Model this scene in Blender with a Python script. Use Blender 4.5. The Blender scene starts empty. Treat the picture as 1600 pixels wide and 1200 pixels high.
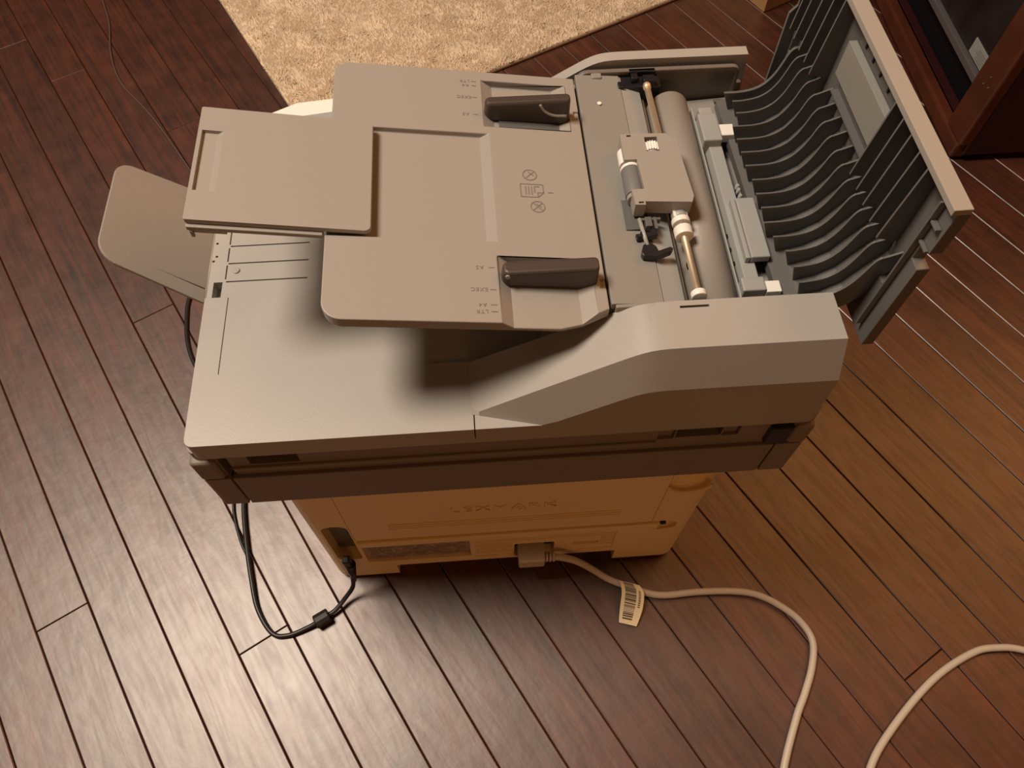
import bpy, bmesh, math, random
import numpy as np
from mathutils import Vector, Matrix
PI = math.pi
random.seed(4)
COL = bpy.context.scene.collection
SC = bpy.context.scene

# ------------------------------------------------------------------ camera
cam_pos = (-0.0148, -0.2323, 0.82)
yaw, pit, rol, F = 0.079024, 1.061614, 0.009413, 1209.255
fwd = Vector((math.sin(yaw)*math.cos(pit), math.cos(yaw)*math.cos(pit), -math.sin(pit)))
rt0 = Vector((math.cos(yaw), -math.sin(yaw), 0)); up0 = rt0.cross(fwd)
rt = math.cos(rol)*rt0 + math.sin(rol)*up0; up = -math.sin(rol)*rt0 + math.cos(rol)*up0
cd = bpy.data.cameras.new('camera'); cam = bpy.data.objects.new('camera', cd); COL.objects.link(cam)
M = Matrix((rt, up, -fwd)).transposed().to_4x4(); M.translation = cam_pos
cam.matrix_world = M
cd.sensor_width = 36; cd.lens = F/1600*36; cd.clip_start = .01
SC.camera = cam

# ------------------------------------------------------------------ world, light, exposure
w = bpy.data.worlds.new('world'); SC.world = w; w.use_nodes = True
bg = w.node_tree.nodes['Background']; bg.inputs[0].default_value = (1.0, .62, .40, 1); bg.inputs[1].default_value = .10

def area(name, loc, target, size, power, col):
    ld = bpy.data.lights.new(name, 'AREA'); ld.shape = 'DISK'; ld.size = size; ld.energy = power; ld.color = col
    o = bpy.data.objects.new(name, ld); COL.objects.link(o); o.location = loc
    o.rotation_euler = (Vector(target)-Vector(loc)).to_track_quat('-Z', 'Y').to_euler(); return o
area('room_lamp', (-.93, .32, 2.3), (-.05, .1, 0), .70, 57, (1, .835, .67))
area('far_room_lamp', (1.6, 1.0, 1.9), (.5, .2, 0), 1.7, 18, (1, .42, .13))
area('low_fill_behind', (.35, -1.35, .75), (.05, 0, .1), .35, 1.7, (1, .48, .14))  # unseen warm fill added behind the camera to lift the rear faces
SC.view_settings.view_transform = 'Standard'; SC.view_settings.look = 'None'
SC.view_settings.gamma = 1; SC.view_settings.use_curve_mapping = False; SC.view_settings.exposure = 0

# ------------------------------------------------------------------ materials
def mat(name, col, rough=.5, metal=0, bump=0, bscale=300, var=0, vscale=20, spec=.5, coat=0, alpha=1, trans=0):
    m = bpy.data.materials.new(name); m.use_nodes = True; nt = m.node_tree; b = nt.nodes['Principled BSDF']
    b.inputs['Base Color'].default_value = (*col, 1); b.inputs['Roughness'].default_value = rough
    b.inputs['Metallic'].default_value = metal; b.inputs['Specular IOR Level'].default_value = spec
    b.inputs['Coat Weight'].default_value = coat; b.inputs['Transmission Weight'].default_value = trans
    tc = nt.nodes.new('ShaderNodeTexCoord')
    if bump:
        n = nt.nodes.new('ShaderNodeTexNoise'); n.inputs['Scale'].default_value = bscale; n.inputs['Detail'].default_value = 3
        bp = nt.nodes.new('ShaderNodeBump'); bp.inputs['Strength'].default_value = bump; bp.inputs['Distance'].default_value = .0005
        nt.links.new(tc.outputs['Object'], n.inputs['Vector']); nt.links.new(n.outputs['Fac'], bp.inputs['Height']); nt.links.new(bp.outputs['Normal'], b.inputs['Normal'])
    if var:
        n = nt.nodes.new('ShaderNodeTexNoise'); n.inputs['Scale'].default_value = vscale; n.inputs['Detail'].default_value = 5
        r = nt.nodes.new('ShaderNodeValToRGB'); r.color_ramp.elements[0].position = .3; r.color_ramp.elements[1].position = .7
        r.color_ramp.elements[0].color = (*[c*(1-var) for c in col], 1); r.color_ramp.elements[1].color = (*[min(1, c*(1+var)) for c in col], 1)
        nt.links.new(tc.outputs['Object'], n.inputs['Vector']); nt.links.new(n.outputs['Fac'], r.inputs['Fac']); nt.links.new(r.outputs['Color'], b.inputs['Base Color'])
    return m

def wood_floor():
    m = bpy.data.materials.new('dark_red_floor_wood'); m.use_nodes = True; nt = m.node_tree; b = nt.nodes['Principled BSDF']; L = nt.links.new
    N = nt.nodes.new
    tc = N('ShaderNodeTexCoord'); oi = N('ShaderNodeObjectInfo')
    ad = N('ShaderNodeVectorMath'); ad.operation = 'ADD'
    ml = N('ShaderNodeMath'); ml.operation = 'MULTIPLY'; ml.inputs[1].default_value = 37.0
    L(oi.outputs['Random'], ml.inputs[0]); L(tc.outputs['Object'], ad.inputs[0])
    cx = N('ShaderNodeCombineXYZ'); L(ml.outputs[0], cx.inputs[0]); L(ml.outputs[0], cx.inputs[1]); L(cx.outputs[0], ad.inputs[1])
    mp = N('ShaderNodeMapping'); mp.inputs['Scale'].default_value = (6, 110, 1); L(ad.outputs[0], mp.inputs['Vector'])
    n1 = N('ShaderNodeTexNoise'); n1.inputs['Scale'].default_value = 1; n1.inputs['Detail'].default_value = 8; n1.inputs['Distortion'].default_value = 1.2; L(mp.outputs[0], n1.inputs['Vector'])
    n2 = N('ShaderNodeTexNoise'); n2.inputs['Scale'].default_value = 28; n2.inputs['Detail'].default_value = 6; L(ad.outputs[0], n2.inputs['Vector'])
    mx = N('ShaderNodeMath'); mx.operation = 'MULTIPLY_ADD'; mx.inputs[1].default_value = .65; L(n1.outputs['Fac'], mx.inputs[0])
    m2 = N('ShaderNodeMath'); m2.operation = 'MULTIPLY'; m2.inputs[1].default_value = .35; L(n2.outputs['Fac'], m2.inputs[0]); L(m2.outputs[0], mx.inputs[2])
    r = N('ShaderNodeValToRGB'); e = r.color_ramp.elements
    e[0].position = .32; e[0].color = (.018, .0032, .0018, 1); e[1].position = .68; e[1].color = (.100, .022, .006, 1)
    L(mx.outputs[0], r.inputs['Fac'])
    hs = N('ShaderNodeHueSaturation'); L(r.outputs['Color'], hs.inputs['Color'])
    mr = N('ShaderNodeMapRange'); mr.inputs['To Min'].default_value = .85; mr.inputs['To Max'].default_value = 1.15
    L(oi.outputs['Random'], mr.inputs['Value']); L(mr.outputs[0], hs.inputs['Value'])
    L(hs.outputs['Color'], b.inputs['Base Color'])
    rr = N('ShaderNodeMapRange'); rr.inputs['To Min'].default_value = .40; rr.inputs['To Max'].default_value = .55
    L(n2.outputs['Fac'], rr.inputs['Value']); L(rr.outputs[0], b.inputs['Roughness'])
    b.inputs['Specular IOR Level'].default_value = .9; b.inputs['Coat Weight'].default_value = 1.0; b.inputs['Coat Roughness'].default_value = .42; b.inputs['Coat IOR'].default_value = 1.72; b.inputs['Coat Tint'].default_value = (1, .93, .88, 1)
    n3 = N('ShaderNodeTexNoise'); n3.inputs['Scale'].default_value = 45; n3.inputs['Detail'].default_value = 4; L(ad.outputs[0], n3.inputs['Vector'])
    bp = N('ShaderNodeBump'); bp.inputs['Strength'].default_value = .4; bp.inputs['Distance'].default_value = .0008; L(n3.outputs['Fac'], bp.inputs['Height'])
    bp2 = N('ShaderNodeBump'); bp2.inputs['Strength'].default_value = .15; bp2.inputs['Distance'].default_value = .0004; L(n1.outputs['Fac'], bp2.inputs['Height']); L(bp.outputs[0], bp2.inputs['Normal'])
    L(bp2.outputs[0], b.inputs['Normal']); L(bp.outputs[0], b.inputs['Coat Normal'])
    mp3 = N('ShaderNodeMapping'); mp3.inputs['Scale'].default_value = (9, 70, 1); L(ad.outputs[0], mp3.inputs['Vector'])
    n4 = N('ShaderNodeTexNoise'); n4.inputs['Scale'].default_value = 1; n4.inputs['Detail'].default_value = 5; n4.inputs['Distortion'].default_value = 2.5; L(mp3.outputs[0], n4.inputs['Vector'])
    cw = N('ShaderNodeMapRange'); cw.inputs['From Min'].default_value = .36; cw.inputs['From Max'].default_value = .60; cw.inputs['To Min'].default_value = .62; cw.inputs['To Max'].default_value = 1.0
    L(n4.outputs['Fac'], cw.inputs['Value']); L(cw.outputs[0], b.inputs['Coat Weight'])
    return m

TAUPE = mat('taupe_plastic', (.325, .30, .268), .45, bump=.15, bscale=900)
LIDM = mat('light_taupe_plastic', (.375, .358, .33), .40, bump=.12, bscale=900, var=.03, vscale=14)
INNER = mat('grey_inner_plastic', (.255, .247, .225), .42, bump=.1, bscale=700)
BASEM = mat('dark_taupe_plastic', (.21, .175, .145), .5, bump=.12, bscale=900)
COVER = mat('dark_grey_plastic', (.125, .123, .118), .34, bump=.08, bscale=500)
WALLSHADE = mat('shaded_inner_plastic', (.16, .14, .12), .45)  # far inner wall plastic, darkened to carry that wall's shade in its colour
SILVER = mat('silver_grey_plastic', (.34, .345, .33), .38, bump=.05)
DARKG = mat('charcoal_plastic', (.060, .045, .038), .42)
BLACK = mat('black_plastic', (.010, .010, .014), .38)
HOLE = mat('dark_hollow', (.012, .010, .009), .8)
WHITE = mat('white_plastic', (.86, .83, .78), .4)
CREAM = mat('cream_printer_plastic', (.88, .70, .42), .45, bump=.08, bscale=800)
STEEL = mat('polished_steel', (1.0, .86, .66), .5, metal=1)
RUBBER = mat('grey_rubber', (.16, .16, .16), .6)
CORDB = mat('black_cord', (.018, .017, .018), .4)
CORDW = mat('beige_cord', (.56, .50, .41), .42)
PAPER = mat('cream_paper', (.86, .75, .50), .6)
INK = mat('grey_ink', (.20, .17, .14), .7)
INKB = mat('brown_ink', (.13, .09, .045), .7)
PRINTM = mat('faint_grey_print', (.20, .18, .16), .7)
LABELG = mat('printed_plate', (.36, .29, .22), .5, var=.35, vscale=120)
FW = wood_floor()
SUB = mat('dark_subfloor', (.012, .005, .003), .9)
CABW = mat('red_brown_cabinet_wood', (.085, .022, .010), .38, var=.3, vscale=14, bump=.2, bscale=60)
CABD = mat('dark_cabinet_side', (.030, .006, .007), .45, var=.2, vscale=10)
GLASS = mat('smoked_glass', (.018, .015, .015), .25, var=.5, vscale=18)
METALG = mat('grey_metal_strip', (.10, .09, .09), .45)
STICK = mat('silver_sticker', (.30, .32, .31), .45)
BOXM = mat('brown_cardboard', (.40, .22, .09), .7, var=.1, vscale=30)
RUGM = mat('beige_rug_yarn', (.72, .60, .45), .95, var=.20, vscale=60, spec=.1)
RUGB = mat('rug_backing', (.46, .34, .22), .9)
WIRE = mat('thin_grey_wire', (.11, .07, .065), .5)

# ------------------------------------------------------------------ helpers
OFF = {}
def link(name, me, m, parent, bevel=0, smooth=False, seg=2):
    off = OFF.get(parent, Vector((0, 0, 0))) if parent else Vector((0, 0, 0))
    if off.length: me.transform(Matrix.Translation(-off))
    o = bpy.data.objects.new(name, me); COL.objects.link(o)
    if m is not None:
        me.materials.clear(); me.materials.append(m)
    if parent: o.parent = parent; OFF[o] = off
    if smooth:
        for p in me.polygons: p.use_smooth = True
    if bevel:
        b = o.modifiers.new('bevel', 'BEVEL'); b.width = bevel; b.segments = seg; b.limit_method = 'ANGLE'; b.angle_limit = math.radians(35)
        b.harden_normals = False
    return o
def pyme(vs, fs):
    me = bpy.data.meshes.new('m'); me.from_pydata([tuple(v) for v in vs], [], fs); me.update()
    bm = bmesh.new(); bm.from_mesh(me); bmesh.ops.recalc_face_normals(bm, faces=bm.faces); bm.to_mesh(me); bm.free(); return me
def prism(poly, fn, w0, w1):
    n = len(poly)
    vs = [fn(u, v, w0) for u, v in poly] + [fn(u, v, w1) for u, v in poly]
    fs = [list(range(n))[::-1], list(range(n, 2*n))] + [[i, (i+1) % n, n+(i+1) % n, n+i] for i in range(n)]
    return pyme(vs, fs)
XY = lambda u, v, w: (u, v, w)     # polygon in plan, extruded in z
XZ = lambda u, v, w: (u, w, v)     # polygon seen from the rear, extruded in y
YZ = lambda u, v, w: (w, u, v)
def rect(a, b, c, d): return [(a, c), (b, c), (b, d), (a, d)]
def rr(x0, x1, y0, y1, r, seg=5, corners=(1, 1, 1, 1)):
    out = []
    cs = [(x1, y0, -1, 1, -PI/2), (x1, y1, -1, -1, 0), (x0, y1, 1, -1, PI/2), (x0, y0, 1, 1, PI)]
    for k, (cx, cy, sx, sy, a0) in enumerate(cs):
        q = r if not isinstance(r, (list, tuple)) else r[k]
        if not corners[k] or q <= 0: out.append((cx, cy)); continue
        for i in range(seg+1):
            a = a0+PI/2*i/seg
            out.append((cx+sx*q+q*math.cos(a), cy+sy*q+q*math.sin(a)))
    return out
def boxm(x0, x1, y0, y1, z0, z1): return prism(rect(x0, x1, y0, y1), XY, z0, z1)
def box(name, x0, x1, y0, y1, z0, z1, m, parent, bevel=.0008, **k): return link(name, boxm(x0, x1, y0, y1, z0, z1), m, parent, bevel, **k)
def join(mes):
    bm = bmesh.new()
    for me in mes: bm.from_mesh(me)
    me = bpy.data.meshes.new('j'); bm.to_mesh(me); bm.free(); return me
def boolean(me, cutters, op='DIFFERENCE'):
    a = bpy.data.objects.new('tmp_a', me); COL.objects.link(a); tmp = [a]
    for c in cutters:
        o = bpy.data.objects.new('tmp_c', c); COL.objects.link(o); tmp.append(o)
        md = a.modifiers.new('b', 'BOOLEAN'); md.operation = op; md.solver = 'EXACT'; md.object = o
    dg = bpy.context.evaluated_depsgraph_get(); dg.update()
    out = bpy.data.meshes.new_from_object(a.evaluated_get(dg))
    for o in tmp: bpy.data.objects.remove(o)
    return out
def cylm(p, q, r, seg=20, r2=None):
    p = Vector(p); q = Vector(q); d = q-p; L = d.length; r2 = r if r2 is None else r2
    bm = bmesh.new(); bmesh.ops.create_cone(bm, cap_ends=True, segments=seg, radius1=r, radius2=r2, depth=L)
    me = bpy.data.meshes.new('c')
    bmesh.ops.transform(bm, matrix=Matrix.Translation((p+q)/2) @ d.to_track_quat('Z', 'Y').to_matrix().to_4x4(), verts=bm.verts)
    bm.to_mesh(me); bm.free(); return me
def cyl(name, p, q, r, m, parent, seg=20, r2=None, bevel=0):
    o = link(name, cylm(p, q, r, seg, r2), m, parent, bevel)
    for pl in o.data.polygons:
        if len(pl.vertices) == 4: pl.use_smooth = True
    return o
def spline(pts, n=8):
    P = [Vector(p) for p in pts]; P = [2*P[0]-P[1]]+P+[2*P[-1]-P[-2]]; out = []
    for i in range(1, len(P)-2):
        for k in range(n):
            t = k/n; a, b, c, d = P[i-1], P[i], P[i+1], P[i+2]
            out.append(.5*((2*b)+(-a+c)*t+(2*a-5*b+4*c-d)*t*t+(-a+3*b-3*c+d)*t**3))
    out.append(P[-2]); return out
def tubem(pts, r, seg=10, n=8):
    P = spline(pts, n) if n else [Vector(p) for p in pts]
    vs, fs = [], []; ref = Vector((0, 0, 1)); prev = None
    for i, p in enumerate(P):
        t = (P[min(i+1, len(P)-1)]-P[max(i-1, 0)]).normalized()
        if prev is None: u = t.cross(ref if abs(t.z) < .9 else Vector((1, 0, 0))).normalized()
        else: u = (prev-t*prev.dot(t)).normalized()
        prev = u; v = t.cross(u); rad = r(i/(len(P)-1)) if callable(r) else r
        for k in range(seg):
            a = 2*PI*k/seg; vs.append(p+rad*(math.cos(a)*u+math.sin(a)*v))
    for i in range(len(P)-1):
        for k in range(seg): fs.append([i*seg+k, i*seg+(k+1) % seg, (i+1)*seg+(k+1) % seg, (i+1)*seg+k])
    fs.append(list(range(seg))[::-1]); fs.append([(len(P)-1)*seg+k for k in range(seg)])
    return pyme(vs, fs)
def thing(name, label, cat, loc, group=None):
    o = bpy.data.objects.new(name, None); COL.objects.link(o); o.location = loc; o.empty_display_size = .05
    o['label'] = label; o['category'] = cat
    if group: o['group'] = group
    OFF[o] = Vector(loc); return o
def lab(o, s): o['label'] = s; return o
def textm(s, size, mtx, depth=.0003, spacing=1.0):
    cu = bpy.data.curves.new('t', 'FONT'); cu.body = s; cu.size = size; cu.extrude = depth; cu.align_x = 'CENTER'; cu.align_y = 'CENTER'
    cu.space_character = spacing; cu.resolution_u = 3
    o = bpy.data.objects.new('t', cu); COL.objects.link(o)
    dg = bpy.context.evaluated_depsgraph_get(); dg.update()
    me = bpy.data.meshes.new_from_object(o.evaluated_get(dg)); bpy.data.objects.remove(o); bpy.data.curves.remove(cu)
    me.transform(mtx); return me

# ------------------------------------------------------------------ the floor: dark planks laid at a slant
floor = link('floor', boxm(-2.2, 2.8, -1.6, 3.2, -.03, -.0125), SUB, None); floor['kind'] = 'structure'
ANG = math.radians(119.7); tt = Vector((math.cos(ANG), math.sin(ANG), 0)); nn = Vector((math.sin(ANG), -math.cos(ANG), 0))
PW = .0545; N0 = -.0035
known = {-5: [.0755], -8: [.212], -4: [.523, 1.144], -3: [1.023], 0: [.894], -1: [.822], 5: [-.3165]}
def in_view(n, t):
    p = nn*n + tt*t - Vector(cam_pos); z = p.dot(fwd)
    return z > 0 and abs(p.dot(rt)/z*F) < 1050 and abs(p.dot(up)/z*F) < 860
rng = random.Random(11); nplank = 0
for r in range(-19, 25):
    n0 = N0+r*PW; js = list(known.get(r, []))
    if not js: js = [rng.uniform(-.75, -.45)]
    js.sort(); lo = js[0]
    while lo > -.9: lo -= rng.uniform(1.1, 1.5); js.insert(0, lo)
    hi = js[-1]
    while hi < 2.2: hi += rng.uniform(1.5, 2.1); js.append(hi)
    js = sorted(js)
    for a, b in zip(js[:-1], js[1:]):
        if b-a < .2: continue
        k = max(2, int((b-a)/.04))
        if not any(in_view(n0+PW/2, a+(b-a)*i/k) for i in range(k+1)): continue
        g = .0004; L2 = (b-a)/2-g; W2 = PW/2-g; c = .0010
        vs = [(-L2, -W2, -.012), (L2, -W2, -.012), (L2, W2, -.012), (-L2, W2, -.012),
              (-L2, -W2, -c*.7), (L2, -W2, -c*.7), (L2, W2, -c*.7), (-L2, W2, -c*.7),
              (-L2+c*.6, -W2+c, 0), (L2-c*.6, -W2+c, 0), (L2-c*.6, W2-c, 0), (-L2+c*.6, W2-c, 0)]
        fs = [[3, 2, 1, 0], [8, 9, 10, 11]]+[[i, (i+1) % 4, 4+(i+1) % 4, 4+i] for i in range(4)]+[[4+i, 4+(i+1) % 4, 8+(i+1) % 4, 8+i] for i in range(4)]
        me = bpy.data.meshes.new('plank'); me.from_pydata(vs, [], fs); me.materials.append(FW)
        o = bpy.data.objects.new('plank', me); COL.objects.link(o); o.parent = floor
        p = nn*(n0+PW/2)+tt*((a+b)/2)
        o.location = (p.x, p.y, rng.uniform(-.0003, 0)); o.rotation_euler = (rng.uniform(-.004, .004), 0, ANG); nplank += 1
print('planks', nplank)

WALLM = mat('warm_wall_paint', (.27, .145, .07), .9)
for nm, a in [('wall_left', (-2.25, -2.2, -1.65, 3.25, -.03, 2.6)), ('wall_right', (2.8, 2.85, -1.65, 3.25, -.03, 2.6)), ('wall_back', (-2.2, 2.8, 3.2, 3.25, -.03, 2.6)), ('wall_front', (-2.2, 2.8, -1.65, -1.6, -.03, 2.6)), ('ceiling', (-2.25, 2.85, -1.65, 3.25, 2.6, 2.65))]:
    o = link(nm, boxm(*a), WALLM, None); o['kind'] = 'structure'
# ------------------------------------------------------------------ rug
rug = thing('rug', 'beige mottled shaggy rug on the dark planks behind the printer', 'rug', (-.24, .6416, 0))
rc = Vector((-.2403, .6416, 0)); ra = Vector((.8918, .4524, 0)); rb = Vector((-.4524, .8918, 0))
RW, RH = .73, 1.2
def rugp(u, v, z): return rc+ra*u+rb*v+Vector((0, 0, z))
link('backing', pyme([rugp(0, 0, .0003), rugp(RW, 0, .0003), rugp(RW, RH, .0003), rugp(0, RH, .0003), rugp(.002, .002, .008), rugp(RW, 0, .008), rugp(RW, RH, .008), rugp(0, RH, .008)],
     [[3, 2, 1, 0], [4, 5, 6, 7], [0, 1, 5, 4], [1, 2, 6, 5], [2, 3, 7, 6], [3, 0, 4, 7]]), RUGB, rug, .003)
nr = np.random.RandomState(3); NT = 60000
u = nr.rand(NT)*.73; v = nr.rand(NT)*.62
# clumps of yarn lean together
cu_ = nr.rand(2600, 2)*[.73, .62]; lean = nr.randn(2600, 2)*.6
V = np.zeros((NT, 4, 3), np.float32)
idx = np.empty(NT, int)
for s in range(0, NT, 3000):
    d = (u[s:s+3000, None]-cu_[None, :, 0])**2+(v[s:s+3000, None]-cu_[None, :, 1])**2; idx[s:s+3000] = d.argmin(1)
h = .010+nr.rand(NT)*.004+.0015*np.sin(u*60)*np.cos(v*47); L_ = lean[idx]+nr.randn(NT, 2)*.45
ang = nr.rand(NT)*PI*2; wd = .0013+nr.rand(NT)*.0008
base = np.array(rc)[None]+np.array(ra)[None]*np.clip(u, .003, None)[:, None]+np.array(rb)[None]*np.clip(v, .003, None)[:, None]
tipxy = np.array(ra)[None]*(L_[:, :1]*.0032)+np.array(rb)[None]*(L_[:, 1:]*.0032)
for k in range(3):
    a = ang+k*2*PI/3
    V[:, k] = base+np.stack([np.cos(a)*wd, np.sin(a)*wd, np.full(NT, .0055)], 1)
V[:, 3] = base+tipxy+np.stack([np.zeros(NT), np.zeros(NT), h], 1)
V[:, :, :] -= np.array(OFF[rug], np.float32)[None, None]
me = bpy.data.meshes.new('pile'); me.vertices.add(NT*4); me.vertices.foreach_set('co', V.reshape(-1))
T = (np.arange(NT)[:, None, None]*4+np.array([[0, 1, 3], [1, 2, 3], [2, 0, 3]])[None]).reshape(-1)
me.loops.add(len(T)); me.loops.foreach_set('vertex_index', T.astype(np.int32)); me.polygons.add(NT*3)
me.polygons.foreach_set('loop_start', np.arange(0, len(T), 3, dtype=np.int32)); me.update(calc_edges=True); me.validate()
me.materials.append(RUGM); pile = bpy.data.objects.new('pile', me); COL.objects.link(pile); pile.parent = rug; pile['kind'] = 'stuff'

# ------------------------------------------------------------------ cabinet at the right
cab = thing('cabinet', 'dark red-brown wooden cabinet with smoked glass door at the upper right', 'cabinet', (.69, .55, 0))
X0, Y0 = .688, .548
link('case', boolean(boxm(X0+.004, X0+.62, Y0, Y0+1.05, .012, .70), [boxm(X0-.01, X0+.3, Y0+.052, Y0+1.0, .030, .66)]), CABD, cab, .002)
link('plinth', boxm(X0+.03, X0+.6, Y0+.02, Y0+1.03, .0005, .013), SUB, cab)
box('bottom_rail', X0-.010, X0+.012, Y0+.004, Y0+1.0, .004, .030, CABW, cab, .004)
box('stile', X0-.010, X0+.010, Y0, Y0+.050, .0305, .70, CABW, cab, .003)
gl = box('glass_door', X0+.012, X0+.018, Y0+.053, Y0+.95, .095, .65, GLASS, cab, .0005)
box('metal_strip', X0+.004, X0+.018, Y0+.053, Y0+.95, .084, .0945, METALG, cab, .001)
gr = []
for i in range(110): gr.append(boxm(X0+.022, X0+.026, Y0+.054+i*.0045, Y0+.0565+i*.0045, .031, .083))
gr.append(boxm(X0+.026, X0+.028, Y0+.053, Y0+.95, .0305, .0835))
g = link('grille', join(gr), BLACK, cab); lab(g, 'black ribbed grille'); g['kind'] = 'stuff'
st = box('sticker', X0+.0105, X0+.0118, Y0+.066, Y0+.115, .098, .120, STICK, cab, 0); lab(st, 'small silver sticker with lines of print')
pr = [boxm(X0+.0100, X0+.0104, Y0+.069, Y0+.069+random.uniform(.025, .042), .101+i*.0033, .1021+i*.0033) for i in range(5)]
link('print_lines', join(pr), INK, st)['kind'] = 'stuff'
for i, (yy, zz) in enumerate([(.022, .130), (.028, .115), (.016, .118)]):
    cyl('peg', (X0-.0112, Y0+yy, zz), (X0-.009, Y0+yy, zz), .0012, METALG, cab, 8)

# ------------------------------------------------------------------ cardboard box corner at the top
cb = thing('cardboard_box', 'plain brown cardboard box standing on the planks at the top edge', 'box', (.53, 1.03, 0))
ca = math.atan2(.03, .058); M4 = Matrix.Translation((.488, .90, 0)) @ Matrix.Rotation(ca, 4, 'Z')
def bmx(*a):
    me = boxm(*a); me.transform(M4); return me
link('carton', boolean(bmx(0, .17, 0, .22, .0005, .16), [bmx(.003, .167, .003, .217, .003, .2)]), BOXM, cb, .0008)
for i, (a, b, c_, d_) in enumerate([(0, .0845, 0, .22), (.0855, .17, 0, .22)]):
    link('flap', bmx(a, b, c_, d_, .1605, .163), BOXM, cb, .0005)

# ------------------------------------------------------------------ thin wire on the floor, top left
wire = link('thin_cable', tubem([(-.66, 1.15, .002), (-.6077, .9997, .002), (-.5866, .9404, .002), (-.5693, .8608, .002), (-.5407, .7922, .002), (-.4799, .7113, .002), (-.4087, .5967, .002), (-.345, .486, .002), (-.30, .40, .002)], .0013, 6), WIRE, None, smooth=True)
wire['label'] = 'thin grey wire curving over the dark planks at the upper left'; wire['category'] = 'cable'

# ================================================================== THE PRINTER
P = thing('multifunction_printer', 'grey and cream multifunction printer seen from behind with its document feeder open', 'printer', (0, .15, 0))

# ---------- lower body (cream)
bx = boxm(-.18, .1805, 0, .335, .010, .246)
bx = prism(rr(-.1800, .1805, 0, .335, .016, 5), XY, .008, .246)
def ellip(c, r):
    bm = bmesh.new(); bmesh.ops.create_icosphere(bm, subdivisions=3, radius=1)
    bmesh.ops.transform(bm, matrix=Matrix.Translation(c) @ Matrix.Diagonal((*r, 1)), verts=bm.verts)
    me = bpy.data.meshes.new('e'); bm.to_mesh(me); bm.free(); return me
cuts = [prism(rect(-.1412, .1372, .1225, .26), XZ, -.01, .004),            # door opening
        boxm(-.113, .112, -.01, .045, -.01, .036),                         # gap under the rear edge
        prism(rr(-.166, -.1425, .066, .163, [.004, .010, .010, .007]), XZ, -.03, .028),   # left pocket
        prism(rr(-.139, -.036, .052, .102, .003), XZ, -.01, .0035),        # rating plate recess
        prism(rect(-.031, .107, .047, .104), XZ, -.01, .0015),             # ribbed lower panel
        prism(rr(.0075, .0475, .0405, .0745, .003), XZ, -.01, .014),       # inlet recess
        prism(rect(.066, .092, .060, .069), XZ, -.01, .006),
        ellip((.1555, .003, .215), (.022, .010, .020)),
        ellip((.1485, .001, .110), (.0145, .007, .011))]
body = link('body_shell', boolean(bx, cuts), CREAM, P, .0012)
lab(body, 'cream lower body')
box('ledge', -.1400, .1440, -.0035, .0005, .1085, .1205, CREAM, body, .0016, seg=3)
rb_ = []
for i in range(4): rb_.append(boxm(-.031, .1065, .0003, .0016, .1000-i*.0044, .1022-i*.0044))
for i in range(7): rb_.append(boxm(-.031, .006, .0003, .0016, .0800-i*.0044, .0822-i*.0044))
for i in range(6): rb_.append(boxm(.094, .1065, .0003, .0016, .0800-i*.0044, .0822-i*.0044))
link('vent_ridges', join(rb_), CREAM, body)['kind'] = 'stuff'
box('rating_plate', -.1385, -.0365, .0030, .0034, .0525, .1015, LABELG, body, 0)
pl = []
rp = random.Random(2)
for i in range(8):
    x = -.135
    while x < -.045:
        l = rp.uniform(.004, .018); pl.append(boxm(x, min(x+l, -.04), .0028, .00299, .058+i*.0052, .0593+i*.0052)); x += l+.003
link('plate_print', join(pl), INK, body)['kind'] = 'stuff'
box('power_inlet', .0085, .0465, .010, .0138, .0415, .0735, BLACK, body, .0005)
for (x, y) in [(-.15, .025), (.15, .025), (-.15, .30), (.15, .30)]:
    cyl('foot', (x, y, .0003), (x, y, .0085), .011, RUBBER, body, 20)
box('under_tray', -.112, .111, .046, .30, .0085, .034, HOLE, body, .0005)
# crescent lips of the two finger scoops
def crescent(cx, z, w_, h_):
    return tubem([(cx+w_*math.cos(a), -.0004, z+h_*math.sin(a)) for a in np.linspace(PI*1.08, PI*1.92, 7)], .0016, 6, 4)
link('scoop_lip', crescent(.1555, .2125, .0195, .0175), CREAM, body, smooth=True)
link('scoop_lip', crescent(.1485, .108, .0145, .010), CREAM, body, smooth=True)
cyl('screw_hole', (.149, -.0002, .113), (.149, .0075, .113), .003, HOLE, body, 14)

door = box('rear_door', -.1404, .1364, -.0012, .0036, .1235, .2445, CREAM, P, .001)
lab(door, 'cream rear door with raised lettering')
for i in range(3): box('ridge', -.106+.0004*i, .103, -.0022, -.001, .1500+i*.0052, .1526+i*.0052, CREAM, door, .0004)
Mt = Matrix.Translation((-.003, -.0013, .1900)) @ Matrix.Rotation(PI/2, 4, 'X') @ Matrix.Diagonal((1.15, 1, 1, 1))
link('lettering', textm('LEXMARK', .0155, Mt, .0011, 1.25), CREAM, door)
link('emblem', prism([(.0135, .1800), (.0165, .1830), (.0135, .1860), (.0105, .1830)], XZ, -.0024, -.0011), CREAM, door)

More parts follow.
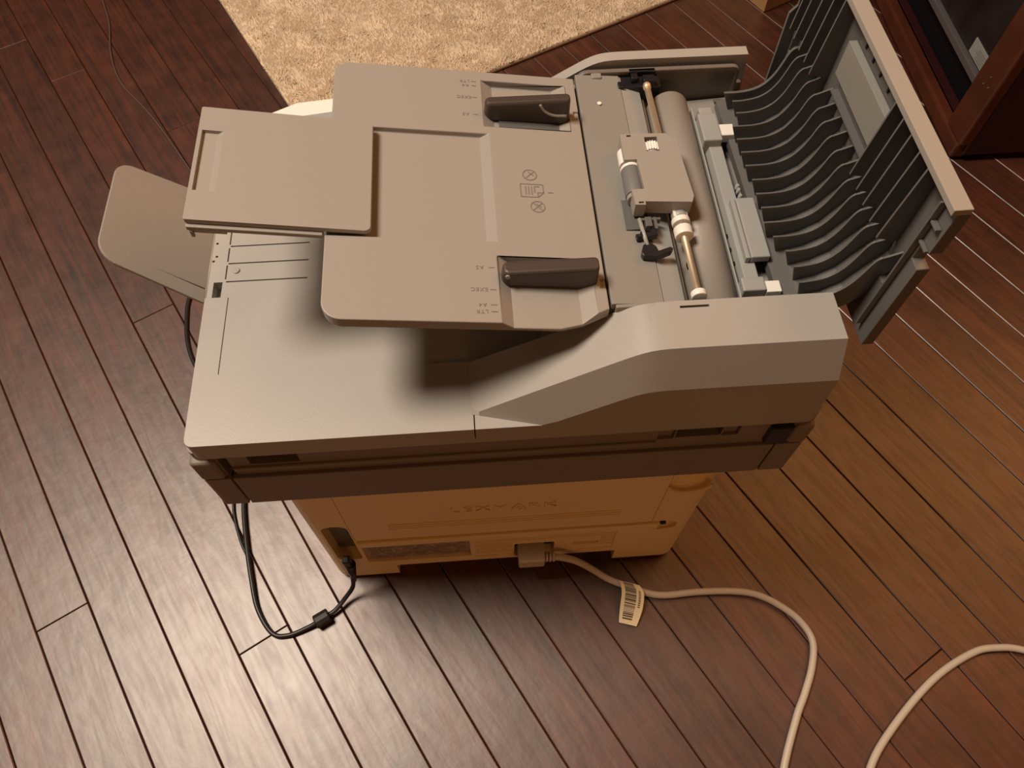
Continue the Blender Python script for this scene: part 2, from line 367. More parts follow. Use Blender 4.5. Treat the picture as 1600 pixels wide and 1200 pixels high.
# ---------- scanner base
SB = []
x0, x1 = -.2225, .2240
base = prism(rr(x0, x1, -.004, .300, .004, 4), XY, .243, .2925)
base = boolean(base, [boxm(-.2020, -.2004, -.02, .004, .23, .2945), boxm(.2006, .2020, -.02, .004, .23, .2945)])
sb = link('scanner_base', base, BASEM, P, .0015)
mid = prism(rr(-.2205, .2235, -.0010, .300, .006, 4), XY, .2930, .3330)
mid = boolean(mid, [boxm(-.1825, -.1475, -.03, .014, .3100, .3262), boxm(.1225, .1560, -.03, .014, .3100, .3255),
                    boxm(.1095, .1215, -.03, .002, .3085, .3255), boxm(.157, .169, -.03, .002, .3085, .3255),
                    boxm(-.2030, -.1965, -.03, .010, .2925, .3240)])
mb = link('scanner_frame', mid, BASEM, P, .0012)
box('handle_slot', -.1820, -.1480, .0065, .0135, .3102, .3260, BLACK, mb, .0005)
box('handle_slot', .1230, .1555, .0065, .0135, .3102, .3253, BLACK, mb, .0005)
box('rail', -.1960, .1090, -.0032, .0003, .3015, .3075, BASEM, mb, .0012)
box('rail', -.1470, .1090, -.0026, .0003, .3265, .3325, BASEM, mb, .0008)
clp = box('clip', .1905, .2075, -.0050, .0040, .2965, .3225, BLACK, mb, .0015); lab(clp, 'black clip at the right end')
box('end_block', -.2222, -.2040, -.0045, .012, .2935, .3225, BASEM, mb, .0030, seg=3)
box('end_block', .2085, .2235, -.0045, .012, .2935, .3215, BASEM, mb, .0035, seg=3)

# ---------- lid
LZ = .354
lidm = prism(rr(-.2140, .2175, -.0060, .288, .006, 4), XY, .3335, LZ)
lid_cuts = [prism(rr(-.1972, .022, .0475, .247, .002, 3), XY, LZ-.0009, LZ+.01),
            boxm(-.0219, -.0211, -.02, .0110, LZ-.014, LZ+.01),
            prism(rr(-.230, -.1333, .1142, .2300, [.012, .012, 0, 0], 5, (1, 1, 0, 0)), XY, LZ-.0024, LZ+.01),
            boxm(-.2100, -.2035, .1160, .1300, LZ-.012, LZ+.01)]
for yy in (.1301, .1471, .1638, .1800, .1960): lid_cuts.append(boxm(-.2010, -.1408, yy-.0006, yy+.0006, LZ-.005, LZ+.01))
for (a, b) in [(.1325, .1455), (.1490, .1620), (.1655, .178)]: lid_cuts.append(boxm(-.2022, -.2012, a, b, LZ-.005, LZ+.01))
for (xx, yy) in [(-.2125, .150), (-.2115, .1672), (-.2105, .1545)]: lid_cuts.append(boxm(xx-.0009, xx+.0009, yy-.0009, yy+.0009, LZ-.006, LZ+.01))
lid = link('scanner_lid', boolean(lidm, lid_cuts), LIDM, P, .0013)
cyl('button', (-.1945, .1400, LZ-.0026), (-.1945, .1400, LZ-.0012), .0028, SILVER, lid, 16, bevel=.0005)
lip_ = prism(rr(-.2155, .2190, -.0068, .286, .006, 4), XY, .3335, .3475)
# ---------- operator panel at the front (white)
op = link('operator_panel', prism([(-.196, .300), (-.15, .289), (.20, .289), (.20, .340), (-.12, .342), (-.165, .337), (-.188, .325), (-.197, .312)], XY, .300, .3385), WHITE, P, .003, seg=3)
lab(op, 'white operator panel at the front')
link('key_plate', prism([(-.183, .300), (-.15, .292), (.19, .292), (.19, .322), (-.13, .3215), (-.165, .3165), (-.178, .310)], XY, .3386, .3396), SILVER, op, .0005)
for (xx, yy, rr_) in [(-.145, .308, .0032), (-.160, .304, .002), (-.140, .299, .002), (-.128, .305, .0035)]:
    cyl('key', (xx, yy, .3397), (xx, yy, .3412), rr_, SILVER, op, 16, bevel=.0004)

# ---------- output stop flap at the left
hx, hz = -.2150, .3515; ex, ez = -.2705, .4050
sl = math.hypot(ex-hx, ez-hz); dx, dz = (ex-hx)/sl, (ez-hz)/sl
def flapf(s, y, w): return (hx+dx*s+dz*w, y, hz+dz*s-dx*w)
fp = [(0, .1120)]
def arc(cx, cy, r, a0, a1, n=8): return [(cx+r*math.cos(a0+(a1-a0)*i/n), cy+r*math.sin(a0+(a1-a0)*i/n)) for i in range(n+1)]
fp += arc(sl-.017, .1165+.017, .017, -PI/2+.05, 0)+arc(sl-.013, .2060-.013, .013, 0, PI/2-.05)+[(0, .2125)]
fm = prism(fp, flapf, -.0022, 0)
fm = boolean(fm, [prism([(-.01, .1232), (.030, .1255), (-.01, .1246)], flapf, -.01, .01), prism([(-.01, .2002), (.030, .1975), (-.01, .2015)], flapf, -.01, .01)])
fl = link('output_flap', fm, TAUPE, P, .0006); lab(fl, 'tilted round-cornered flap at the left end')
cyl('hinge_pin', (-.2150, .113, .3502), (-.2150, .211, .3502), .0014, TAUPE, fl, 10)

# ---------- feeder: near side cover
def topz(x):
    zz = .354+(x+.0234)*.634
    zm = .4245; k = .0030
    return zm-math.log(1+math.exp((zm-zz)/k))*k if zz < zm+.03 else zm
xs = [-.0234]+list(np.linspace(-.018, .075, 10))+list(np.linspace(.08, .115, 9))+[.14, .17, .2085]
vs = []; fs = []
for x in xs:
    t = max(topz(x), .3542); cz = t-.031
    if cz > .3541: yo, zc = -.0064, cz
    else: yo, zc = .0055-.0119*(t-.354)/.031, .3541
    f = (x-.14)/.07 if x > .14 else 0
    ex2 = .0025*max(0, f)
    iy = .0465-(.0065*min(1, max(0, (t-.354)/.07)))
    vs += [(x+ex2*1.8, yo, .3541), (x+ex2, yo, zc), (x, .0055 if t > .3545 else .011, t), (x, iy, t), (x, iy, .3541)]
for i in range(len(xs)-1):
    for k in range(5): fs.append([i*5+k, i*5+(k+1) % 5, (i+1)*5+(k+1) % 5, (i+1)*5+k])
fs += [[4, 3, 2, 1, 0], [len(vs)-5+k for k in range(5)]]
ncm = boolean(pyme(vs, fs), [boxm(.1105, .1290, .0345, .0362, .418, .43), boxm(.0870, .0955, .0375, .050, .4235, .44)])
nc = link('feeder_side_cover', ncm, LIDM, P, .0012, smooth=True); nc.data.set_sharp_from_angle(angle=math.radians(14))
lab(nc, 'near side cover with sloping front end')
box('slot', .1106, .1289, .0346, .0361, .4185, .4215, HOLE, nc, 0)
# ---------- far side cover
poly = [(x, max(topz(x), .3545)) for x in xs[:-1]]+[(.205, .4245), (.209, .355), (-.0234, .355)]
fcm = prism(poly, XZ, .2655, .2750)
fc = link('feeder_side_cover', fcm, LIDM, P, .0022, seg=3, smooth=True); fc.data.set_sharp_from_angle(angle=math.radians(30))
lab(fc, 'far side cover')
# inner wall plate with rounded top corners
iw = prism(rr(.0700, .1985, .372, .4205, [0, .006, .010, 0], 5, (0, 1, 1, 0)), XZ, .2570, .2610)
iwo = link('inner_wall', boolean(iw, [prism(rr(.0735, .1955, .376, .4170, [0, .004, .007, 0], 5, (0, 1, 1, 0)), XZ, .25, .2585)]), WALLSHADE, fc, .0008)
box('wall_web', .0300, .2040, .2612, .2654, .3560, .4020, WALLSHADE, fc, .0005)
box('clip_tab', .0820, .0900, .2520, .2584, .4125, .4200, INNER, fc, .001)
box('clip_tab', .0815, .0895, .2470, .2580, .4060, .4120, INNER, fc, .001)
# near inner wall
niw = box('inner_wall', .0720, .1985, .0405, .0430, .3850, .4200, INNER, nc, .0005)

# ---------- feeder base under everything
fb = [(.030, .3545), (.045, .4000), (.0725, .4125), (.1040, .4120), (.1230, .4040), (.1270, .3920), (.1600, .3900), (.2060, .3930), (.2080, .3545)]
base_f = link('feeder_base', prism(fb, XZ, .0435, .2565), INNER, P, .0006)
ff = link('feed_floor', prism([(.0695, .4140), (.0695, .4200), (.1035, .4172), (.1035, .4130)], XZ, .0435, .2565), INNER, P, .0005)
link('separation_strip', prism([(.1038, .4122), (.1038, .4168), (.1190, .4110), (.1190, .4060)], XZ, .0445, .2555), SILVER, P, .0004)
box('friction_pad', .0875, .0975, .1030, .1290, .4188, .4194, COVER, ff, 0)
cyl('pip', (.0845, .2245, .4190), (.0845, .2245, .4200), .0016, WHITE, ff, 10)
box('hole', .1115, .1150, .1790, .1825, .4133, .4142, HOLE, ff, 0)
# curved guide sheet
cg = [(.1245+.0, .3950)]+[(.1415-.0165*math.cos(a), .3950+.0195*math.sin(a)) for a in np.linspace(.05, PI-.05, 22)]+[(.1585, .3930), (.1585, .3915), (.1240, .3915)]
link('curved_guide', prism(cg, XZ, .0445, .2400), TAUPE, P, .0004)
for pl_ in bpy.data.objects['curved_guide'].data.polygons: pl_.use_smooth = len(pl_.vertices) == 4
bpy.data.objects['curved_guide'].modifiers.clear()
box('guide_edge', .1580, .1592, .0445, .2330, .3935, .4040, SILVER, P, .0004)
for (xx, yy) in [(.1620, .1100), (.1625, .0860), (.1620, .0980)]:
    cyl('stud', (xx, yy, .3935), (xx, yy, .3990), .0016, BLACK, bpy.data.objects['feeder_base'], 10)
box('hole', .1265, .1310, .0780, .0820, .4060, .4092, HOLE, bpy.data.objects['feeder_base'], 0)

# ---------- shaft and its fittings
shaft = cyl('feed_shaft', (.1255, .0455, .4200), (.1225, .2440, .4200), .0023, STEEL, P, 20)
lab(shaft, 'polished metal shaft')
def ring(name, y, w_, r, m, par=None): return cyl(name, (.1255-(y-.0455)*.0151, y, .42), (.1255-(y+w_-.0455)*.0151, y+w_, .42), r, m, par or shaft, 24, bevel=.0006)
ring('bushing', .0445, .0045, .0050, WHITE); ring('bushing', .0935, .0075, .0062, WHITE); ring('bushing', .1040, .0045, .0062, WHITE)
ring('clutch', .1090, .0120, .0055, SILVER); ring('collar', .2375, .0045, .0030, STEEL)
for a in (.6, 2.3):
    box('finger', .1239+.0052*math.cos(a)-.0010, .1239+.0052*math.cos(a)+.0010, .1083, .1135, .42+.0042*math.sin(a), .42+.0062*math.sin(a), WHITE, shaft, .0003)
br = link('shaft_bracket', join([boxm(.1040, .1345, .2440, .2560, .4040, .4165), boxm(.1110, .1320, .2560, .2600, .4000, .4205), boxm(.1200, .1290, .2425, .2490, .4165, .4235), boxm(.1015, .1060, .2415, .2480, .4120, .4190), boxm(.112, .117, .248, .254, .4165, .4215)]), BLACK, P, .0006)
lab(br, 'black bracket at the far end of the shaft')

# ---------- pick module
pm = [(.0915, .1770), (.1010, .1775), (.1235, .1765), (.1300, .1700), (.1330, .1180), (.1310, .1125), (.1000, .1150), (.1000, .1120), (.0930, .1125), (.0925, .1260), (.1010, .1260), (.1000, .1530), (.0915, .1530)]
pmm = prism(pm, XY, .4215, .4330)
pmm = boolean(pmm, [boxm(.1080, .1170, .1600, .1735, .424, .45), boxm(.0960, .0990, .1745, .1762, .430, .44), boxm(.0955, .0990, .1135, .1150, .430, .44)])
pmo = link('pick_module', pmm, TAUPE, P, .0013, seg=3); lab(pmo, 'brown roller module on the shaft')
gt = []
for i in range(40):
    a = 2*PI*i/40; r_ = .0062 if i % 2 else .0050
    gt.append((.1125+r_*math.cos(a), .4275+r_*math.sin(a)))
link('gear', prism(gt, XZ, .1625, .1700), WHITE, pmo)
ge = bpy.data.objects['gear']
cyl('gear_boss', (.1125, .1605, .4275), (.1125, .1624, .4275), .0048, SILVER, pmo, 20)
cyl('pick_roller', (.0962, .1270, .4245), (.0962, .1500, .4245), .0066, RUBBER, pmo, 26, bevel=.0005)
cyl('roller_collar', (.0962, .1502, .4245), (.0962, .1528, .4245), .0068, WHITE, pmo, 26, bevel=.0004)
cyl('roller_collar', (.0962, .1235, .4245), (.0962, .1268, .4245), .0060, TAUPE, pmo, 26, bevel=.0004)
cyl('roller_disc', (.0950, .1550, .4245), (.0950, .1680, .4245), .0058, WHITE, pmo, 26, bevel=.0004)

# ---------- sensor flags and little black parts near the module
sf = link('sensor_flag', join([prism([(.0935, .0800), (.0955, .0865), (.1000, .0890), (.1040, .0850), (.1050, .0812), (.1130, .0840), (.1150, .0825), (.1130, .0800), (.1040, .0765), (.0945, .0775)], XY, .4185, .4235)]), BLACK, P, .0006)
lab(sf, 'black sensor lever')
cyl('pivot', (.0985, .0860, .4225), (.0965, .1090, .4225), .0014, SILVER, sf, 10)
s2 = link('sensor_flag', join([prism([(.0935, .0940), (.0960, .0985), (.1010, .0970), (.1060, .1010), (.1070, .0945), (.1000, .0930)], XY, .4185, .4232), boxm(.0925, .0950, .0930, .0975, .4190, .4215)]), BLACK, P, .0005)
lab(s2, 'small black lever beside the shaft')
link('bracket', join([boxm(.1000, .1045, .1020, .1100, .4180, .4235), boxm(.1060, .1080, .1000, .1100, .4180, .4230), boxm(.0970, .1110, .1080, .1100, .4180, .4225)]), COVER, P, .0004)

# ---------- silver guide bar
gb = link('guide_bar', prism([(.1615, .3940), (.1640, .4045), (.1735, .4045), (.1755, .4000), (.1755, .3935)], XZ, .0560, .2270), SILVER, P, .0006)
lab(gb, 'silver grey guide bar')
box('end_block', .1590, .1730, .1905, .2185, .3935, .4110, SILVER, gb, .001); box('end_block', .1620, .1725, .2185, .2285, .3935, .4080, SILVER, gb, .001)
box('end_block', .1590, .1745, .0550, .0660, .3935, .4100, SILVER, gb, .001)
box('raised_step', .1700, .1830, .0815, .1340, .4046, .4105, SILVER, gb, .0008); box('raised_ridge', .1665, .1695, .0815, .1340, .4046, .4100, SILVER, gb, .0005)
box('white_tab', .1732, .1845, .1975, .2090, .4010, .4085, WHITE, gb, .0006); box('white_tab', .1747, .1850, .0545, .0635, .4005, .4080, WHITE, gb, .0006)
for yy in (.152, .148, .1425): cyl('stud', (.1772, yy, .396), (.1772, yy, .404), .0013, SILVER, gb, 10)

# ---------- input tray (slopes up to the left)
def tz(x): return .4200+(.0683-x)*.143
def TR(u, y, h): return (u, y, tz(u)+h)
tp = [(.0360, .0275), (.0500, .0312), (.0678, .0400)]+rr(-.1070, .0678, .0275, .2520, [0, 0, .012, .012], 7, (0, 0, 1, 1))[1:]
def dice(poly, n=1): return poly
traym = prism(tp, TR, -.0085, 0)
def wedge(x0t, x0b, x1b, x1t, y0, y1, d):   # trapezoid pocket cutter
    pts = [(x0t-(x0b-x0t)*2, .02) if False else (x0t, .0), (x0b, -d), (x1b, -d), (x1t, .0), (x1t, .02), (x0t, .02)]
    vs_ = [TR(a, y0, h_) for a, h_ in pts]+[TR(a, y1, h_) for a, h_ in pts]; n_ = len(pts)
    return pyme(vs_, [list(range(n_))[::-1], list(range(n_, 2*n_))]+[[i, (i+1) % n_, n_+(i+1) % n_, n_+i] for i in range(n_)])
tray_cuts = [wedge(-.13, -.13, -.0058, .0002, .0905, .1875, .0040),
             wedge(-.0005, .0068, .0500, .0600, .0100, .0785, .0055),
             wedge(-.0030, .0050, .0500, .0600, .1950, .2425, .0055),
             boxm(.0640, .0700, .0560, .0630, tz(.065)-.0020, .44), boxm(.0640, .0700, .2090, .2160, tz(.065)-.0020, .44)]
trayo = link('input_tray', boolean(traym, tray_cuts), TAUPE, P, .0016, seg=3); lab(trayo, 'sloping input tray')
def onT(u, y, h=.0002):   # matrix placing a print, upside down for the rear viewer
    return Matrix.Translation((u, y, tz(u)+h)) @ Matrix.Rotation(math.atan(.143), 4, 'Y') @ Matrix.Rotation(PI, 4, 'Z')
marks = []; MK = []
for s, yy, xx in [('A5', .0690, -.0120), ('EXEC', .0520, -.0130), ('A4', .0405, -.0115), ('LTR', .0355, -.0120)]:
    marks.append(textm(s, .0040, onT(xx, yy), .00005, 1.2)); m_ = boxm(-.0020, .0020, -.0003, .0003, -.00005, .00005); m_.transform(onT(-.0045, yy)); marks.append(m_); MK.append(marks[:]); marks.clear()
for s, yy, xx in [('LTR', .2405, -.0145), ('A4', .2360, -.0140), ('EXEC', .2235, -.0155), ('A5', .2060, -.0150)]:
    marks.append(textm(s, .0040, onT(xx, yy), .00005, 1.2)); m_ = boxm(-.0018, .0018, -.0003, .0003, -.00005, .00005); m_.transform(onT(-.0080, yy)); marks.append(m_); MK.append(marks[:]); marks.clear()
for q in MK: link('size_mark', join(q), PRINTM, trayo)['kind'] = 'stuff'
ic = []
def ringp(cx, cy, r, w_=.0004):
    n_ = 28; vs_ = []; fs_ = []
    for i in range(n_):
        a = 2*PI*i/n_
        for q in (r-w_, r+w_): vs_.append(Vector((cx+q*math.cos(a), cy+q*math.sin(a), 0)))
    for i in range(n_): j = (i+1) % n_; fs_.append([2*i, 2*i+1, 2*j+1, 2*j])
    me_ = pyme([(v.x, v.y, tz(v.x)+.00025) for v in vs_], fs_); return me_
def barp(ax_, ay_, bx_, by_, w_=.00035):
    d_ = Vector((bx_-ax_, by_-ay_)); n_ = Vector((-d_.y, d_.x)).normalized()*w_
    q = [(ax_+n_.x, ay_+n_.y), (bx_+n_.x, by_+n_.y), (bx_-n_.x, by_-n_.y), (ax_-n_.x, ay_-n_.y)]
    return pyme([(x_, y_, tz(x_)+.00025) for x_, y_ in q], [[0, 1, 2, 3]])
for cx_, cy_ in [(.0262, .1500), (.0295, .1215)]:
    ic.append(ringp(cx_, cy_, .0047)); ic.append(barp(cx_-.0032, cy_-.0032, cx_+.0032, cy_+.0032)); ic.append(barp(cx_-.001, cy_+.0028, cx_+.0025, cy_-.0005, .0004))
ic.append(barp(cx_-.003, cy_+.003, cx_+.003, cy_-.003))
qx0, qx1, qy0, qy1 = .0190, .0345, .1300, .1415
for a_ in [(qx0, qy0, qx1-.004, qy0), (qx1-.004, qy0, qx1, qy0+.004), (qx1, qy0+.004, qx1, qy1), (qx1, qy1, qx0, qy1), (qx0, qy1, qx0, qy0), (qx1-.004, qy0, qx1-.004, qy0+.004), (qx1-.004, qy0+.004, qx1, qy0+.004),
           (.0225, .132, .0225, .1395), (.0245, .132, .0245, .1395), (.0265, .132, .0265, .1395), (.0285, .134, .0285, .1395), (.0285, .1395, .0320, .1395), (.0375, .1345, .0410, .1345)]:
    ic.append(barp(*a_))
ico = link('loading_icons', join(ic), PRINTM, trayo); ico['kind'] = 'stuff'

# paper guides
def guide(name, xa, xb, ya, yb, top, hl):
    pts = rr(xa, xb, ya, yb, [.003, .003, .004, .004], 5)
    vs_ = [(x_, y_, tz(x_)-.0048) for x_, y_ in pts]+[(x_+ (0 if x_ > xa+.006 else .001), y_, top+(x_-xa)*hl) for x_, y_ in pts]; n_ = len(pts)
    return link(name, pyme(vs_, [list(range(n_))[::-1], list(range(n_, 2*n_))]+[[i, (i+1) % n_, n_+(i+1) % n_, n_+i] for i in range(n_)]), DARKG, P, .0022, seg=3)
g1 = guide('paper_guide', .0010, .0625, .0580, .0685, .4375, .0)
lab(g1, 'dark near paper guide')
cyl('pivot_pin', (.0050, .0574, .4345), (.0050, .0584, .4345), .0016, SILVER, g1, 10)
g2 = guide('paper_guide', -.0020, .0600, .2055, .2140, .4400, .0)
lab(g2, 'dark far paper guide')
f2 = prism([(.0085, .1975), (.0525, .1960), (.0525, .2064), (.0085, .2064)], lambda u_, v_, w_: (u_, v_, tz(u_)+w_), -.0052, -.0040); link('guide_foot', f2, COVER, g2)
link('finger_ridge', tubem([(.0380, .2060, .4375), (.0415, .2056, .4315), (.0480, .2054, .4275), (.0575, .2054, .4265)], .0011, 8, 5), LIDM, g2, smooth=True)

# pull-out extension of the tray
def tl(x): return .4425+(-.0790-x)*.180
def TL(u, y, h): return (u, y, tl(u)+h)
lm = prism(rr(-.1870, -.0785, .0910, .1870, [.004, .004, .0012, .0012], 5), TL, -.0005, .0030)
scoop = pyme([TL(-.1845, .1140, -.00), TL(-.1745, .1160, -.0), TL(-.1745, .1640, -.0), TL(-.1845, .1665, -.0),
              TL(-.1845, .1140, .02), TL(-.1705, .1140, .02), TL(-.1705, .1665, .02), TL(-.1845, .1665, .02)] ,
             [[3, 2, 1, 0], [4, 5, 6, 7], [0, 1, 5, 4], [1, 2, 6, 5], [2, 3, 7, 6], [3, 0, 4, 7]])
def scf():
    a = [(-.1845, .0004), (-.1755, .0004), (-.1715, .0031), (-.1715, .02), (-.1845, .02)]
    vs_ = [TL(u_, .1145, h_) for u_, h_ in a]+[TL(u_, .1660, h_) for u_, h_ in a]; n_ = 5
    return pyme(vs_, [list(range(n_))[::-1], list(range(n_, 2*n_))]+[[i, (i+1) % n_, n_+(i+1) % n_, n_+i] for i in range(n_)])
le = link('tray_extension', boolean(lm, [scf()]), TAUPE, P, .0006); lab(le, 'pull-out extension of the input tray')
link('runner', join([prism(rect(-.1866, -.1078, .0885, .0935), TL, -.0045, -.0010), prism(rect(-.1866, -.1078, .1845, .1895), TL, -.0045, -.0010), prism(rect(-.1862, -.1500, .0936, .1844), TL, -.0040, -.0010)]), TAUPE, le, .0006)
link('stop_peg', join([prism(rect(-.1855, -.1650, .0900, .0935), TL, -.0080, -.0046), prism(rect(-.1855, -.1835, .0880, .0900), TL, -.0100, -.0046)]), TAUPE, le, .0004)

# ---------- the opened feeder cover, standing on its hinge
cv_y = math.radians(1.3)
Mc = Matrix.Translation((.2320, .018, .3940)) @ Matrix.Rotation(cv_y, 4, 'Z')
def CV(y, dpt, z): return Mc @ Vector((-dpt, y-.018, z-.3940))      # dpt: distance in front of the shell
def cbox(y0, y1, d0, d1, z0, z1):
    vs_ = [CV(y, d, z) for z in (z0, z1) for (y, d) in ((y0, d0), (y1, d0), (y1, d1), (y0, d1))]
    return pyme(vs_, [[3, 2, 1, 0], [4, 5, 6, 7], [0, 1, 5, 4], [1, 2, 6, 5], [2, 3, 7, 6], [3, 0, 4, 7]])
def cprism(poly, y0, y1):     # poly in (depth, z)
    n_ = len(poly); vs_ = [CV(y0, d, z) for d, z in poly]+[CV(y1, d, z) for d, z in poly]
    return pyme(vs_, [list(range(n_))[::-1], list(range(n_, 2*n_))]+[[i, (i+1) % n_, n_+(i+1) % n_, n_+i] for i in range(n_)])
CY0, CY1 = .0180, .2520
shell = link('feeder_cover', boolean(cbox(CY0, CY1, -.0080, .0, .3945, .5180), [cbox(CY0+.0115, CY1-.004, -.0065, .01, .4400, .53), cbox(CY0-.01, CY0+.0085, -.02, .01, .4735, .4870)]), COVER, P, .0006)
lab(shell, 'open ribbed feeder cover standing upright')
lp = link('top_lip', cbox(CY0, CY1, -.0070, .0035, .5182, .5225), TAUPE, shell, .0004); lab(lp, 'light taupe edge strip')
# lower curved sheet behind the ribs
sh = [(.0480, .4040), (.0360, .4060), (.0230, .4100), (.0120, .4180), (.0040, .4320), (-.0062, .4480), (.0002, .4240), (.0080, .4110), (.0200, .4030), (.0340, .3990), (.0480, .3975)]
link('curved_sheet', cprism(sh, CY0+.022, CY1-.012), COVER, shell)
# near and far side walls with the notch
wl = [(0, .3945), (.0085, .3945), (.0085, .4700), (.0040, .4755), (.0040, .4860), (.0105, .4880), (.0095, .5178), (0, .5178)]
link('side_wall', cprism(wl, CY1-.0022, CY1), COVER, shell, .0004)
link('inner_step', join([cbox(CY0+.0100, CY0+.0114, .0002, .0045, .4050, .5175), cbox(CY0+.0010, CY0+.0098, .0002, .0025, .4872, .4886), cbox(CY0+.0025, CY0+.0098, .0002, .0035, .5030, .5045)]), COVER, shell, .0003)
# ribs A: curved paper guides
def ribA(y, d0, zs=.4205, w_=.0012):
    top = [(d0, zs), (.0360, .4205), (.0260, .4225), (.0190, .4270), (.0140, .4345), (.0110, .4430), (.0085, .4520), (.0060, .4560), (.0028, .4572), (-.0060, .4610)]
    if d0 < .0370: top = [(d0, zs)]+top[2:]
    bot = [(-.0060, .4450), (.0036, .4260), (.0110, .4140), (.0220, .4050), (.0330, .4025), (max(.036, d0-.006), .4055)]
    sm = spline([(a, 0, b) for a, b in top], 3)
    return cprism([(p.x, p.z) for p in sm]+bot, y-w_/2, y+w_/2)
starts = [(1145, .2300, .0480), (0, .2205, .0440), (0, .2080, .0440), (0, .1945, .0500), (0, .1815, .0500), (0, .1685, .0500), (0, .1555, .0500), (0, .1420, .0485), (0, .1290, .0490), (0, .1165, .0485), (0, .1035, .0500), (0, .0910, .0470), (0, .0785, .0420), (0, .0655, .0400), (0, .0530, .0400), (0, .0405, .0460)]
for k, (_, y, d0) in enumerate(starts):
    link('curved_rib', ribA(y, d0, w_=.0022 if k == 0 else .0013), COVER, shell)
# ribs B: straight ribs up to the lip
def ribB(y, w_=.0013, z0=.4590, z1=.5180):
    return cprism([(-.0064, z0), (.0082, z0+.004), (.0078, z0+.010), (.0034, z1), (-.0064, z1)], y-w_/2, y+w_/2)
for y in (.0510, .0635, .0765, .0890, .1020, .1940, .2065, .2190, .2315, .2420):
    link('straight_rib', ribB(y), COVER, shell)
pnl = link('inset_panel', join([cbox(.1085, .1790, -.0063, -.0010, .4755, .5000)]), INNER, shell, .0003)
link('panel_ridge', cbox(.112, .176, -.0063, -.0010, .4640, .4650), COVER, shell)
for y in (.1130, .1260, .1400, .1530, .1660): link('slit', cbox(y-.0008, y+.0008, -.0063, -.0055, .5040, .5105), HOLE, shell)
link('hinge_arm', cprism([(.0200, .3900), (.0480, .3990), (.0480, .4020), (.0200, .3960)], CY1-.010, CY1-.006), COVER, shell, .0005)
for o in (shell,): pass

# ------------------------------------------------------------------ cords
pc = thing('power_cord', 'beige power cord plugged into the printer and looping over the floor at the right', 'cord', (.03, -.01, 0))
pts = [(.0440, -.0085, .0570), (.0560, -.0090, .0530), (.0720, -.0105, .0400), (.0900, -.0150, .0200), (.1060, -.0225, .0085), (.1283, -.0317, .0045), (.1572, -.0417, .0040), (.1981, -.0412, .0040), (.2350, -.0430, .0040), (.2600, -.0485, .0040), (.2810, -.0610, .0040), (.2980, -.0779, .0040), (.3060, -.0985, .0040), (.2990, -.1230, .0040), (.2850, -.1480, .0040), (.2720, -.1679, .0040), (.2487, -.2112, .0040),
       (.2350, -.2500, .0040), (.2450, -.2900, .0040), (.2800, -.2950, .0040), (.3120, -.2600, .0040), (.3305, -.2169, .0040), (.3669, -.1804, .0040), (.4181, -.1427, .0040), (.4653, -.1214, .0040), (.4931, -.1184, .0040), (.5182, -.1226, .0040), (.56, -.140, .004), (.62, -.175, .004)]
link('cable', tubem(pts, .0036, 12, 8), CORDW, pc, smooth=True)
plg = box('plug', .0110, .0375, -.0150, .0095, .0455, .0660, CORDW, pc, .0022, seg=3); lab(plg, 'angled beige socket plug')
for i in range(3):
    cyl('relief_ring', (.0380+i*.0035, -.0085, .0580-i*.0004), (.0404+i*.0035, -.0085, .0578-i*.0004), .0050, CORDW, pc, 14, bevel=.0006)
# barcode tag folded round the cord
tagp = [((.1163, -.0250, .0110), (.1365, -.0320, .0125)), ((.1172, -.0300, .0130), (.1395, -.0385, .0135)), ((.1172, -.0380, .0120), (.1395, -.0450, .0125)), ((.1150, -.0480, .0085), (.1370, -.0550, .0090)), ((.1130, -.0570, .0050), (.1335, -.0630, .0060)), ((.1115, -.0660, .0020), (.1290, -.0715, .0028))]
A_ = spline([a for a, b in tagp], 5); B_ = spline([b for a, b in tagp], 5); n_ = len(A_)
def tagstrip(s0, s1, t0, t1, lift):
    vs_ = []; fs_ = []
    for i in range(7):
        t = (t0+(t1-t0)*i/6)*(n_-1); k = min(int(t), n_-2); f_ = t-k
        a = A_[k].lerp(A_[k+1], f_); b = B_[k].lerp(B_[k+1], f_)
        for s in (s0, s1): vs_.append(a.lerp(b, s)+Vector((0, 0, lift)))
    for i in range(6): fs_.append([2*i, 2*i+1, 2*i+3, 2*i+2])
    return vs_, fs_
vs_ = []; fs_ = []
for i in range(n_): vs_ += [A_[i], B_[i], A_[i]-Vector((0, 0, .0003)), B_[i]-Vector((0, 0, .0003))]
for i in range(n_-1):
    a = 4*i; b = 4*i+4; fs_ += [[a, a+1, b+1, b], [a+2, b+2, b+3, a+3], [a, b, b+2, a+2], [a+1, a+3, b+3, b+1]]
fs_ += [[0, 2, 3, 1], [4*n_-4, 4*n_-3, 4*n_-1, 4*n_-2]]
tag = link('barcode_tag', pyme(vs_, fs_), PAPER, pc); lab(tag, 'cream paper tag printed with a barcode')
bars = []; rt_ = random.Random(7); t = .03
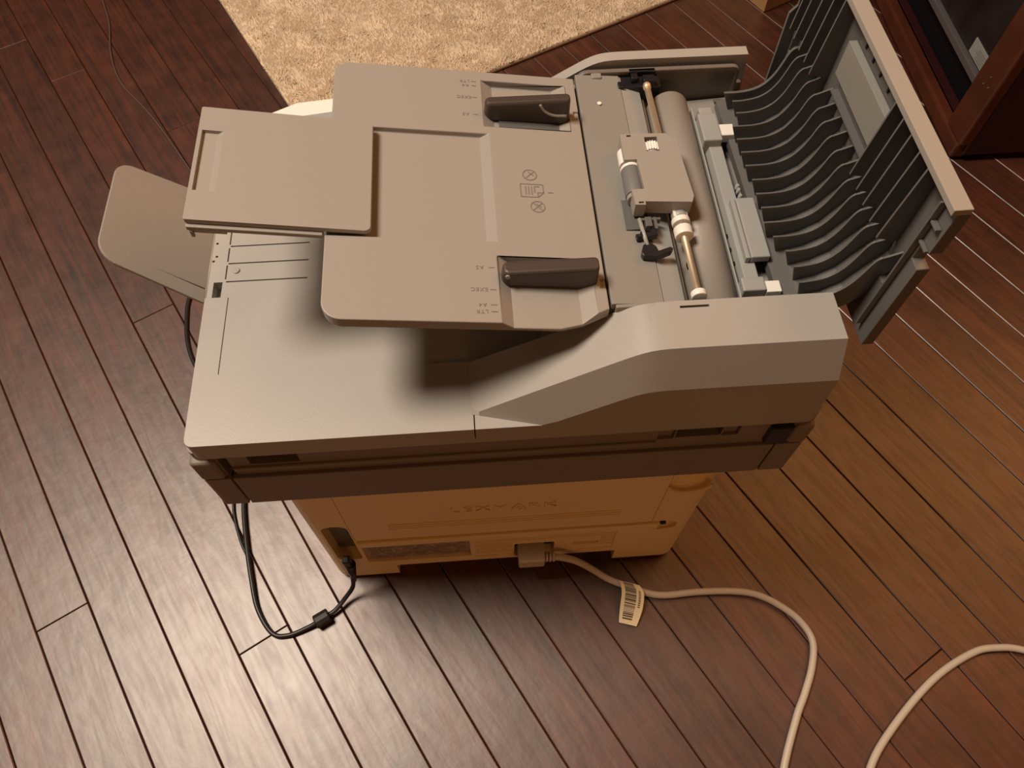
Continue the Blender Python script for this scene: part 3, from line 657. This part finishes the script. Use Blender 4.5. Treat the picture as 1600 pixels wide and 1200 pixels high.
while t < .90:
    wd_ = rt_.choice([.010, .016, .026, .034]); v_, f_ = tagstrip(.16, .66, t, min(t+wd_, .92), .00025); bars.append(pyme(v_, f_)); t += wd_+rt_.choice([.008, .012, .02])
link('barcode', join(bars), INKB, tag)['kind'] = 'stuff'
dg_ = []
t = .25
while t < .62: v_, f_ = tagstrip(.76, .86, t, t+.022, .00025); dg_.append(pyme(v_, f_)); t += .038
link('digits', join(dg_), INKB, tag)['kind'] = 'stuff'

bc = thing('data_cable', 'thin black cable with a ferrite lump plugged into the left of the printer', 'cable', (-.2, -.04, 0))
bp_ = [(-.1555, -.0075, .0720), (-.1565, -.0120, .0440), (-.1600, -.0160, .0230), (-.1690, -.0235, .0120), (-.1800, -.0345, .0075), (-.1930, -.0420, .0070), (-.2070, -.0490, .0045), (-.2280, -.0555, .0030), (-.2446, -.0520, .0030), (-.2610, -.0270, .0040), (-.2700, .0050, .0060), (-.2790, .0450, .0060), (-.2860, .0850, .0050), (-.2900, .1300, .0030), (-.3150, .2000, .0030), (-.3550, .2600, .0030), (-.3745, .3000, .0030), (-.3830, .3429, .0030), (-.3815, .3850, .0030), (-.3500, .4300, .0030), (-.29, .47, .003), (-.22, .50, .003)]
link('cable', tubem(bp_, .0024, 10, 8), CORDB, bc, smooth=True)
link('ferrite', cylm((-.1860, -.0385, .0078), (-.2000, -.0460, .0078), .0074, 20), CORDB, bc, .0015, smooth=False, seg=3)
link('plug', prism(rr(-.1590, -.1515, .0620, .0900, .002, 3), XZ, -.0110, -.0030), CORDB, bc, .0015)
box('socket_panel', -.1655, -.1430, .0130, .0170, .0665, .1625, COVER, body, .0005)
cyl('boot', (-.1535, -.0072, .0740), (-.1562, -.0125, .0360), .0052, CORDB, bc, 12, .0026)
link('thin_black_tube', tubem([(-.2740, .0250, .0022), (-.2870, .0500, .0022), (-.2985, .0900, .0022), (-.2960, .1350, .0022), (-.27, .17, .0022)], .0016, 8, 6), CORDB, bc, smooth=True)  # short thinner black tube lying on the floor beside the cable
